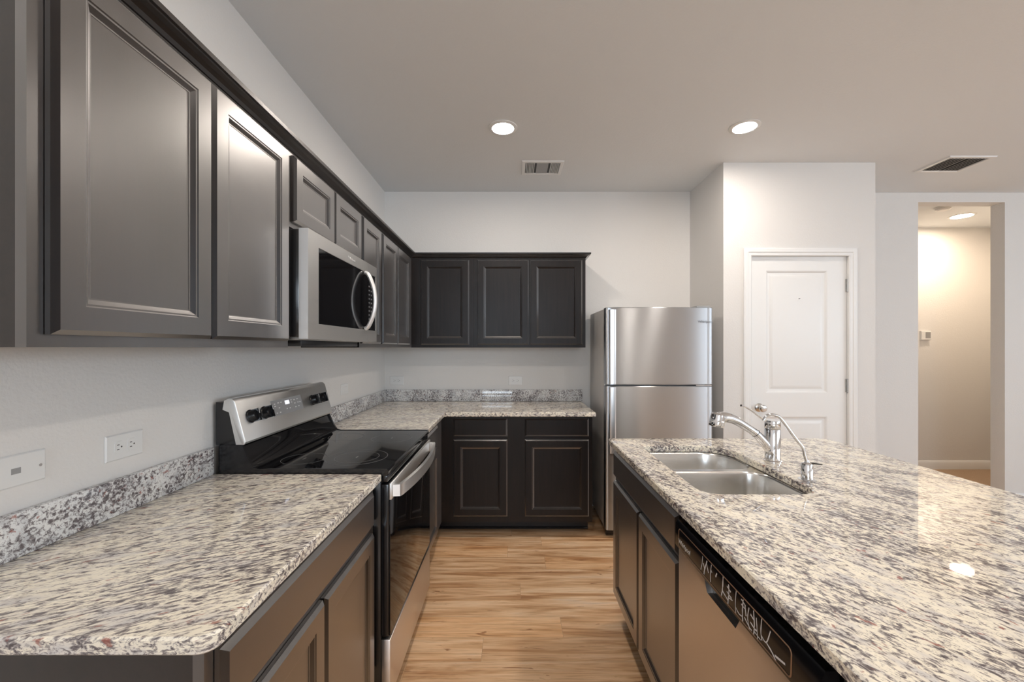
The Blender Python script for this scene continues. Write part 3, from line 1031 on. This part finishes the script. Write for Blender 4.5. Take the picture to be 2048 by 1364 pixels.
def fridge_door(z0, z1, name):
    """front bows outwards; rounded vertical edges"""
    n = 20
    fr_ = []
    for i in range(n + 1):
        t_ = i / n
        x = FX0 + 0.018 + (FX1 - FX0 - 0.036) * t_
        fr_.append((x, FY + 0.006 - 0.008 * (1 - (2 * t_ - 1) ** 2)))
    loop = [(FX0, FY + 0.066), (FX0, FY + 0.022), (FX0 + 0.003, FY + 0.013), (FX0 + 0.009, FY + 0.0085)] + fr_ + [(FX1 - 0.009, FY + 0.0085), (FX1 - 0.003, FY + 0.013), (FX1, FY + 0.022), (FX1, FY + 0.066)]
    bm = bmesh.new()
    lvl = [(z0, 0.004), (z0 + 0.004, 0.0), (z1 - 0.004, 0.0), (z1, 0.004)]
    cx = (FX0 + FX1) / 2
    rs = []
    for z, ins in lvl:
        rs.append([bm.verts.new((x + (ins if x < cx else -ins), y + (ins if y < FY + 0.05 else -0.0), z)) for x, y in loop])
    for a, b in zip(rs, rs[1:]):
        for i in range(len(loop)):
            j = (i + 1) % len(loop)
            bm.faces.new((a[i], a[j], b[j], b[i]))
    bm.faces.new(rs[0]); bm.faces.new(rs[-1])
    return obj(name, bm, M_FRIDGE, fr)
fz = fridge_door(FSPLIT + 0.005, FTOP, 'freezer_door')
fd = fridge_door(0.058, FSPLIT - 0.005, 'fridge_door')
M_HAND = simple('handle strip', (0.74, 0.75, 0.76), 0.32, 0.9)
bm = bmesh.new()
for z0, z1, par in ((FSPLIT + 0.010, FTOP - 0.018, fz), (0.62, FSPLIT - 0.010, fd)):
    bm = bmesh.new()
    prism(bm, [(FX0 + 0.020, FY + 0.004), (FX0 + 0.026, FY - 0.016), (FX0 + 0.034, FY - 0.020), (FX0 + 0.062, FY - 0.020), (FX0 + 0.070, FY - 0.015), (FX0 + 0.072, FY + 0.002)], lambda u, v, n: (u, v, n), z0, z1)
    obj('handle', bm, M_HAND, par, 'flat vertical handle strip')
bm = bx(FX1 - 0.105, FX1 - 0.006, FY + 0.03, FY + 0.15, FTOP - 0.0055, FTOP + 0.014, 0.004)
obj('hinge_cover', bm, M_GREYPL, fr, 'grey top hinge cover')
bm = bx(FX1 - 0.12, FX1 - 0.008, FY + 0.010, FY + 0.060, FSPLIT - 0.0035, FSPLIT + 0.0035)
obj('hinge', bm, M_CHROME, fr)
obj('gasket', bx(FX0 + 0.012, FX1 - 0.012, FY + 0.0665, FY + 0.0715, 0.065, FTOP - 0.01), M_GREYPL, fr)
lettering('Whirlpool', 0.026, lambda u, v, n: (1.395 + u, FY + 0.001 - n, 1.567 + v), M_BADGEDK, fz, label='small grey maker lettering')

# ---------------------------------------------------------------- island
IF = 0.527                              # cabinet face
ID0, ID1 = 1.262, 2.105
IX1 = 1.135
fI = face_island(IF)
sb = thing('base_cabinet', 'dark sink base cabinet at the far end of the island, two doors', 'cabinet', (0.83, 1.68, 0), G_BASE)
bm = hollow(bmesh.new(), IF + 0.019, IX1, ID0, ID1, B0, BT)
obj('carcass', bm, M_WOOD, sb)
face_frame(sb, ID0, ID1, B0, BT, fI, [(1.31, 2.06, 0.765, 0.845), (1.31, 1.64, 0.18, 0.68), (1.71, 2.06, 0.18, 0.68)])
cab_drawer(sb, 1.283, 2.088, 0.737, 0.862, fI)
cab_door(sb, 1.283, 1.672, 0.150, 0.715, fI)
cab_door(sb, 1.682, 2.088, 0.150, 0.715, fI)
obj('toe_kick', bx(0.575, IX1, ID0, ID1, 0.0, B0), M_TOE, sb)

dw = thing('dishwasher', 'stainless dishwasher with scratched black control panel built into the island', 'dishwasher', (0.83, 0.96, 0))
WY_0, WY_1 = 0.664, 1.258
DWF = 0.505
fD = face_island(DWF)
obj('tub', bx(IF + 0.022, IX1, WY_0 + 0.004, WY_1 - 0.004, 0.10, 0.868), M_BLACK, dw)
obj('kick_plate', bx(0.575, IX1, WY_0 + 0.004, WY_1 - 0.004, 0.0, 0.0995), M_BLACK, dw)
# door with a pocket notch in its top edge
NZ = 0.782
pts = [(WY_0, 0.112), (WY_1, 0.112), (WY_1, NZ), (1.092, NZ), (1.075, 0.744), (0.936, 0.744), (0.918, NZ), (WY_0, NZ)]
bm = bmesh.new()
prism(bm, pts, fD, -0.020, 0.0)
es = [e for e in bm.edges if abs(e.verts[0].co.x - e.verts[1].co.x) < 1e-6 and e.verts[0].co.x < DWF + 0.001]
bmesh.ops.bevel(bm, geom=es, offset=0.002, segments=2, profile=0.5, affect='EDGES')
dd = obj('door', bm, M_DWSTEEL, dw, 'brushed stainless door panel')
bm = bmesh.new()
prism(bm, [(1.094, NZ - 0.0005), (1.077, 0.742), (0.934, 0.742), (0.916, NZ - 0.0005)], fD, -0.0215, -0.0150)
obj('handle_pocket', bm, M_BLACK, dd, 'black recessed handle pocket')
# control panel: flat face, raised rounded rim
PZ0, PZ1 = NZ + 0.001, 0.862
bm = bmesh.new()
prism(bm, [(-0.020, PZ0), (0.008, PZ0), (0.0100, PZ0 + 0.004), (0.0085, PZ1 - 0.012), (0.003, PZ1), (-0.020, PZ1)], lambda u, v, n: fD(n, v, u), WY_0, WY_1)
pn = obj('control_panel', bm, M_PANEL, dw, 'glossy black control panel')
def fDP(u, v, n):
    t_ = (v - PZ0 - 0.004) / (PZ1 - 0.012 - PZ0 - 0.004)
    return (DWF - (0.0100 - 0.0015 * t_) - n, u, v)
rim = round_loop([(0.735, 0.790, 0.010), (1.235, 0.790, 0.010), (1.235, 0.845, 0.010), (0.735, 0.845, 0.010)])
rin = offset_loop(rim, 0.0025)
bm = bmesh.new()
a_ = [bm.verts.new(fDP(u, v, 0.0001)) for u, v in rim]
b_ = [bm.verts.new(fDP(u, v, 0.0010)) for u, v in offset_loop(rim, 0.0008)]
c_ = [bm.verts.new(fDP(u, v, 0.0010)) for u, v in offset_loop(rim, 0.0024)]
d_ = [bm.verts.new(fDP(u, v, 0.0001)) for u, v in offset_loop(rim, 0.0032)]
for p_, q_ in ((a_, b_), (b_, c_), (c_, d_), (d_, a_)):
    for i in range(len(p_)):
        j = (i + 1) % len(p_)
        bm.faces.new((p_[i], p_[j], q_[j], q_[i]))
obj('panel_rim', bm, simple('rim floor reflection', (0.30, 0.20, 0.14), 0.3, 0.8), pn, 'thin outline of the panel, floor reflection in its colour')  # brown of the floor reflected in the rim, put into its colour
lettering('Whirlpool', 0.019, lambda u, v, n: fDP(1.193 - u, 0.807 + v, n), M_BADGE, pn, label='small white maker lettering')
# pale scratches, as (y, z) strokes on the panel face

strokes = [
    [(1.079, 0.838), (1.082, 0.815), (1.088, 0.798)], [(1.075, 0.822), (1.066, 0.812), (1.062, 0.822), (1.055, 0.838)], [(1.067, 0.812), (1.070, 0.796)],
    [(1.058, 0.830), (1.046, 0.812)], [(1.032, 0.840), (1.036, 0.815), (1.034, 0.796)], [(1.034, 0.826), (1.028, 0.822)], [(1.004, 0.834), (1.010, 0.822)],
    [(0.975, 0.842), (0.976, 0.815), (0.981, 0.794)], [(0.977, 0.808), (0.962, 0.804), (0.948, 0.800)], [(0.950, 0.838), (0.948, 0.815), (0.952, 0.790)],
    [(0.957, 0.830), (0.940, 0.826)], [(0.957, 0.818), (0.936, 0.814)], [(0.952, 0.808), (0.932, 0.812)], [(0.918, 0.842), (0.920, 0.816), (0.917, 0.790)],
    [(0.920, 0.806), (0.905, 0.800), (0.893, 0.802)], [(0.890, 0.840), (0.892, 0.815), (0.890, 0.792)], [(0.898, 0.836), (0.880, 0.832)], [(0.897, 0.826), (0.884, 0.824)],
    [(0.884, 0.834), (0.878, 0.812)], [(0.884, 0.806), (0.868, 0.798), (0.856, 0.796)], [(0.868, 0.836), (0.872, 0.812), (0.864, 0.792)], [(0.862, 0.826), (0.850, 0.822)],
    [(0.862, 0.810), (0.846, 0.806), (0.838, 0.808)], [(0.852, 0.840), (0.848, 0.812), (0.850, 0.790)], [(0.842, 0.832), (0.838, 0.808), (0.836, 0.790)], [(0.848, 0.800), (0.826, 0.798)],
    [(0.824, 0.842), (0.826, 0.815), (0.822, 0.800)], [(0.824, 0.808), (0.808, 0.806), (0.796, 0.836)], [(0.808, 0.806), (0.790, 0.800), (0.778, 0.792)], [(0.782, 0.800), (0.752, 0.806)]]
rnd = random.Random(3)
bm = bmesh.new()
for st in strokes:
    P_ = spline(st, 5)
    w0 = rnd.uniform(0.0011, 0.0020)
    L_, R_ = [], []
    for i, (y, z) in enumerate(P_):
        y2, z2 = P_[min(i + 1, len(P_) - 1)]
        y1, z1 = P_[max(i - 1, 0)]
        dy, dz = y2 - y1, z2 - z1
        l = math.hypot(dy, dz) or 1
        w = w0 * rnd.uniform(0.7, 1.3)
        L_.append(bm.verts.new(fDP(y - dz / l * w, z + dy / l * w, 0.0004)))
        R_.append(bm.verts.new(fDP(y + dz / l * w, z - dy / l * w, 0.0004)))
    for i in range(len(P_) - 1):
        bm.faces.new((L_[i], L_[i + 1], R_[i + 1], R_[i]))
o = obj('scratches', bm, simple('scratch grey', (0.62, 0.60, 0.60), 0.6), pn, 'pale scratch marks')
o['kind'] = 'stuff'

ep = thing('island_end_cabinet', 'black end cabinet of the island at bottom right, beside the dishwasher', 'cabinet', (0.83, 0.48, 0), G_BASE)
obj('carcass', bx(IF, IX1, 0.33, 0.660, B0, BT, 0.002), M_WOOD, ep)
obj('toe_kick', bx(0.575, IX1, 0.33, 0.660, 0.0, B0), M_TOE, ep)
o = obj('island_back_panel', bx(IX1 + 0.001, IX1 + 0.02, 0.33, ID1, 0.0, BT, 0.001), M_WOOD, origin=(IX1, 1.2, 0))
tag(o, 'dark wooden back panel closing the island cabinets under the overhang', 'panel')

SKX0, SKX1, SKY0, SKY1 = 0.612, 0.998, 1.322, 1.972
hole = round_loop([(SKX0, SKY0, 0.060), (SKX1, SKY0, 0.085), (SKX1, SKY1, 0.12), (SKX0, SKY1, 0.05)], 10)
outer = round_loop([(0.494, 0.30, 0.02), (1.612, 0.30, 0.02), (1.612, 2.132, 0.045), (0.494, 2.132, 0.012)], 6)
o = obj('countertop', slab(outer, CT0, CT1, hole), M_GRAN2, origin=(1.0, 1.2, CT0))
tag(o, 'large speckled granite island countertop with the sink cut-out', 'countertop', 'granite countertops')

# sink: flange, two bowls, drains
sk = thing('kitchen_sink', 'double-bowl undermount stainless sink set in the island countertop', 'sink', (0.8, 1.65, 0.66))
DIV0, DIV1 = 1.672, 1.702
def bowl_loop(y0, y1, near):
    if near:
        return round_loop([(SKX0 - 0.004, y0 - 0.004, 0.062), (SKX1 + 0.004, y0 - 0.004, 0.087), (SKX1 + 0.004, y1, 0.075), (SKX0 - 0.004, y1, 0.055)], 8)
    return round_loop([(SKX0 - 0.004, y0, 0.055), (SKX1 + 0.004, y0, 0.075), (SKX1 + 0.004, y1 + 0.004, 0.12), (SKX0 - 0.004, y1 + 0.004, 0.05)], 8)
def bowl(loop, depth):
    bm = bmesh.new()
    zt = CT0 - 0.0025
    lv = [(-0.004, zt), (0.0, zt - 0.002), (0.003, zt - 0.010), (0.006, zt - depth * 0.5), (0.010, zt - depth + 0.04), (0.016, zt - depth + 0.016), (0.034, zt - depth + 0.003), (0.055, zt - depth)]
    rs = []
    for ins, z in lv:
        rs.append([bm.verts.new((x, y, z)) for x, y in offset_loop(loop, ins)])
    for a, b in zip(rs, rs[1:]):
        for i in range(len(a)):
            j = (i + 1) % len(a)
            bm.faces.new((a[i], a[j], b[j], b[i]))
    bm.faces.new(rs[-1])
    return bm
for y0, y1, near, dpt in ((SKY0, DIV0, True, 0.20), (DIV1, SKY1, False, 0.17)):
    bo = obj('bowl', bowl(bowl_loop(y0, y1, near), dpt), M_SINK, sk, angle=50)
    cx, cy = 0.80, (y0 + y1) / 2
    bm = lathe(bmesh.new(), [(0.045, 0.0003), (0.045, 0.003), (0.038, 0.004), (0.034, 0.0015), (0.012, 0.0012), (0.010, 0.006), (0.001, 0.007)], (cx, cy, CT0 - 0.0025 - dpt), 'Z', 28)
    obj('drain', bm, M_CHROME, bo, 'chrome basket drain')
bm = bmesh.new()
zf = CT0 - 0.0022
es = []
for lp in (offset_loop(hole, -0.022), bowl_loop(SKY0, DIV0, True), bowl_loop(DIV1, SKY1, False)):
    lp = offset_loop(lp, -0.003) if len(lp) < len(hole) else lp
    rv = [bm.verts.new((x, y, zf)) for x, y in lp]
    for i in range(len(rv)):
        es.append(bm.edges.new((rv[i], rv[(i + 1) % len(rv)])))
bmesh.ops.triangle_fill(bm, use_beauty=True, use_dissolve=False, edges=es)
obj('flange', bm, M_SINK, sk)

# faucet
FAX, FAY = 1.072, 1.707
fa = thing('kitchen_faucet', 'chrome pull-out kitchen faucet standing behind the island sink', 'faucet', (FAX, FAY, CT1))
bm = lathe(bmesh.new(), [(0.034, 0.0003), (0.034, 0.004), (0.029, 0.007), (0.029, 0.130), (0.0275, 0.133)], (FAX, FAY, CT1), 'Z', 32)
obj('body', bm, M_CHROME, fa)
bm = lathe(bmesh.new(), [(0.0275, 0.1335), (0.029, 0.136), (0.029, 0.162), (0.027, 0.168), (0.010, 0.171), (0.001, 0.1712)], (FAX, FAY, CT1), 'Z', 32)
lv = obj('lever_cap', bm, M_CHROME, fa)
bm = bmesh.new()
tube(bm, spline([(1.040, FAY, 1.082, 0.008), (1.020, FAY, 1.096, 0.007), (0.985, FAY, 1.122, 0.0052), (0.957, FAY, 1.137, 0.0045), (0.942, FAY, 1.142, 0.0058)], 5), 0.006, 12, flat=(1.3, 0.8))
obj('lever', bm, M_CHROME, lv)
bm = bmesh.new()
tube(bm, spline([(1.058, FAY, 0.965, 0.020), (1.035, FAY, 0.993, 0.0185), (1.003, FAY, 1.027, 0.0165), (0.955, FAY, 1.060, 0.0165), (0.915, FAY, 1.083, 0.0185), (0.880, FAY, 1.094, 0.022), (0.852, FAY, 1.092, 0.024)], 6), 0.017, 20)
sp_ = obj('spout', bm, M_CHROME, fa)
bm = lathe(bmesh.new(), [(0.004, 0.012), (0.021, 0.010), (0.027, 0.003), (0.029, -0.012), (0.030, -0.040), (0.028, -0.046), (0.024, -0.047), (0.001, -0.045)], (0.848, FAY, 1.102), (0.16, 0, 1), 28)
obj('spray_head', bm, M_CHROME, sp_)
bm = lathe(bmesh.new(), [(0.0172, -0.0012), (0.0176, 0.0), (0.0172, 0.0012)], (1.003, FAY, 1.027), (-0.70, 0, 0.66), 24)
obj('seam_ring', bm, M_BLACK, sp_)

WDX, WDY = 1.040, 1.463
wd = thing('filter_faucet', 'slim chrome gooseneck water faucet with black lever, nearest on the island', 'faucet', (WDX, WDY, CT1))
bm = lathe(bmesh.new(), [(0.028, 0.0003), (0.028, 0.003), (0.019, 0.005), (0.0185, 0.052), (0.016, 0.058), (0.008, 0.063), (0.006, 0.070)], (WDX, WDY, CT1), 'Z', 28)
obj('base', bm, M_CHROME, wd)
bm = bmesh.new()
tube(bm, spline([(1.040, WDY, 0.975), (1.032, WDY, 1.000), (1.025, WDY, 1.027), (0.998, WDY, 1.062), (0.949, WDY, 1.128), (0.931, WDY, 1.1405), (0.912, WDY, 1.144), (0.897, WDY, 1.138), (0.886, WDY, 1.122)], 7), 0.0052, 12)
obj('gooseneck', bm, M_CHROME, wd)
bm = bmesh.new()
tube(bm, [(1.046, WDY, 0.971, 0.006), (1.060, WDY, 0.972, 0.005), (1.092, WDY, 0.968, 0.0032)], 0.005, 10, flat=(1.4, 0.7))
obj('lever', bm, M_BLACK, wd, 'short black lever')

# ---------------------------------------------------------------- outlets and plates
def plate(label, fn, u0, v0, kind, w=0.115, h=0.072, name='outlet'):
    t = thing(name, label, name.replace('_', ' '), fn(u0 + w / 2, v0, 0), 'white wall plates')
    obj('cover_plate', rings(bmesh.new(), u0, u0 + w, v0, v0 + h, fn, [(0, 0.0005), (0, 0.003), (0.003, 0.0055)], cap=True), M_WHITE, t)
    cu, cv = u0 + w / 2, v0 + h / 2
    if kind == 'duplex':
        for du in (-0.0195, 0.0195):
            loop = round_loop([(cu + du - 0.0145, cv - 0.017, 0.010), (cu + du + 0.0145, cv - 0.017, 0.010), (cu + du + 0.0145, cv + 0.017, 0.010), (cu + du - 0.0145, cv + 0.017, 0.010)], 5)
            bm = bmesh.new()
            a = [bm.verts.new(fn(u, v, 0.0056)) for u, v in offset_loop(loop, -0.0012)]
            b = [bm.verts.new(fn(u, v, 0.0040)) for u, v in loop]
            c = [bm.verts.new(fn(u, v, 0.0072)) for u, v in offset_loop(loop, 0.0006)]
            for p, q in ((a, b), (b, c)):
                for i in range(len(p)):
                    j = (i + 1) % len(p)
                    bm.faces.new((p[i], p[j], q[j], q[i]))
            bm.faces.new(c)
            so = obj('socket', bm, M_WHITE, t)
            for dv in (-0.0065, 0.0065):
                obj('slot', rings(bmesh.new(), cu + du - 0.008, cu + du - 0.001, cv + dv - 0.0011, cv + dv + 0.0011, fn, [(0, 0.0068), (0, 0.0074)], cap=True), M_DARKSLOT, so)
            bm = bmesh.new()
            prism(bm, [(cu + du + 0.0055 + 0.0024 * math.cos(k * PI / 5), cv + 0.0024 * math.sin(k * PI / 5)) for k in range(10)], fn, 0.0068, 0.0074)
            obj('slot', bm, M_DARKSLOT, so)
    elif kind == 'jack':
        obj('jack', rings(bmesh.new(), cu - 0.012, cu + 0.006, cv - 0.007, cv + 0.006, fn, [(0, 0.0056), (0, 0.0062)], cap=True), M_GREYPL, t, 'grey phone jack')
        for du in (-0.045, 0.045):
            bm = bmesh.new()
            prism(bm, [(cu + du + 0.0032 * math.cos(k * PI / 5), cv + 0.0032 * math.sin(k * PI / 5)) for k in range(10)], fn, 0.0056, 0.0066)
            obj('screw', bm, M_NICKEL, t)
    else:
        obj('rocker', rings(bmesh.new(), cu - 0.033, cu + 0.033, cv - 0.0165, cv + 0.0165, fn, [(0, 0.0056), (0, 0.0070), (0.002, 0.0085)], cap=True), M_WHITE, t)
    return t
fWL, fWB = face_left(LEFT_X), face_back(FRONT_Y)
plate('white phone jack wall plate at the far left, nearest the camera', fWL, 0.872, 1.069, 'jack', name='phone_jack')
plate('white duplex outlet on the left wall above the near granite backsplash', fWL, 1.132, 1.064, 'duplex')
plate('white rocker switch plate on the left wall, just past the range', fWL, 2.692, 1.070, 'rocker', name='light_switch')
plate('white duplex outlet on the back wall beside the left corner', fWB, -1.067, 1.053, 'duplex', w=0.120, h=0.078)
plate('white duplex outlet on the back wall, nearer the refrigerator', fWB, -0.030, 1.053, 'duplex', w=0.120, h=0.078)

# ---------------------------------------------------------------- ceiling fittings
def downlight(label, x, y, m, r=0.067, group='recessed ceiling lights'):
    t = thing('ceiling_light', label, 'ceiling light', (x, y, CEIL), group)
    bm = lathe(bmesh.new(), [(r + 0.022, -0.0004), (r + 0.022, -0.003), (r + 0.015, -0.006), (r, -0.008), (r - 0.001, -0.0004)], (x, y, CEIL), 'Z', 40, cap=False)
    obj('trim_ring', bm, M_WHITE, t)
    bm = lathe(bmesh.new(), [(r - 0.0012, -0.0006), (r - 0.0012, -0.005), (r * 0.6, -0.0065), (0.002, -0.007)], (x, y, CEIL), 'Z', 40)
    obj('lens', bm, m, t, 'glowing round lens')
downlight('round lit recessed ceiling light above the kitchen aisle, left of the pair', -0.056, 2.571, M_LAMP)
downlight('round lit recessed ceiling light in front of the pantry wall', 1.435, 2.560, M_LAMP)
downlight('round lit recessed ceiling light inside the hallway opening', 4.645, 4.285, M_HALLLAMP, 0.085)
downlight('recessed ceiling light over the left of the kitchen behind the camera view', -0.056, 0.72, M_LAMP)
downlight('recessed ceiling light over the near end of the island', 1.435, 0.72, M_LAMP)

def vent(label, x0, x1, y0, y1, groups, damper=None, flip=False):
    t = thing('ceiling_vent', label, 'vent', ((x0 + x1) / 2, (y0 + y1) / 2, CEIL), 'ceiling vents')
    z = CEIL - 0.0004
    fd_ = lambda u, v, n: (u, v, z - n)
    bm = rings(bmesh.new(), x0, x1, y0, y1, fd_, [(0, 0.0), (0.004, 0.007), (0.024, 0.009), (0.028, 0.004), (0.028, 0.0)], close=True)
    obj('frame', bm, M_WHITE, t)
    obj('backing', bx(x0 + 0.029, x1 - 0.029, y0 + 0.029, y1 - 0.029, z - 0.0015, z - 0.0002), M_DARKSLOT, t)
    for a, b, n in groups:
        for i in range(n):
            x = a + (b - a) * (i + 0.5) / n
            w = (b - a) / n * 0.30
            bm = bmesh.new()
            za, zb = (z - 0.008, z - 0.002) if flip else (z - 0.002, z - 0.008)
            prism(bm, [(x - w, za), (x - w + 0.0025, za), (x + w, zb), (x + w - 0.0025, zb)], lambda u, v, n_: (u, n_, v), y0 + 0.030, y1 - 0.030)
            obj('slat', bm, M_WHITE, t)
    for a, b in (damper or []):
        obj('damper', bx(a, b, y0 + 0.032, y1 - 0.032, z - 0.006, z - 0.003), M_GREYPL, t, 'grey centre grille')
    return t
vent('white ceiling vent with grey centre grille above the kitchen aisle', 0.072, 0.382, 3.02, 3.26, [(0.103, 0.170, 6), (0.284, 0.351, 6)], [(0.184, 0.270)])
vent('white ceiling vent at upper right, near the hallway opening', 3.11, 3.45, 2.945, 3.215, [(3.143, 3.272, 5), (3.288, 3.417, 5)], flip=True)

sd_ = thing('smoke_detector', 'white round smoke detector on the hallway ceiling beside the light', 'smoke detector', (4.175, 4.02, CEIL))
bm = lathe(bmesh.new(), [(0.065, -0.0004), (0.065, -0.012), (0.060, -0.016)], (4.175, 4.02, CEIL), 'Z', 30)
obj('base', bm, M_WHITE, sd_)
bm = lathe(bmesh.new(), [(0.056, -0.0162), (0.055, -0.026), (0.040, -0.036), (0.002, -0.037)], (4.175, 4.02, CEIL), 'Z', 30)
obj('cover', bm, M_WHITE, sd_)
th = thing('thermostat', 'small white thermostat on the hallway wall', 'thermostat', (4.69, HALL_Y, 1.515))
fH = face_back(HALL_Y)
obj('case', rings(bmesh.new(), 4.635, 4.745, 1.468, 1.568, fH, [(0, 0.0005), (0, 0.018), (0.004, 0.024)], cap=True), M_WHITE, th)
obj('screen', rings(bmesh.new(), 4.680, 4.738, 1.486, 1.556, fH, [(0, 0.0242), (0, 0.0248)], cap=True), M_GREYPL, th, 'grey screen')
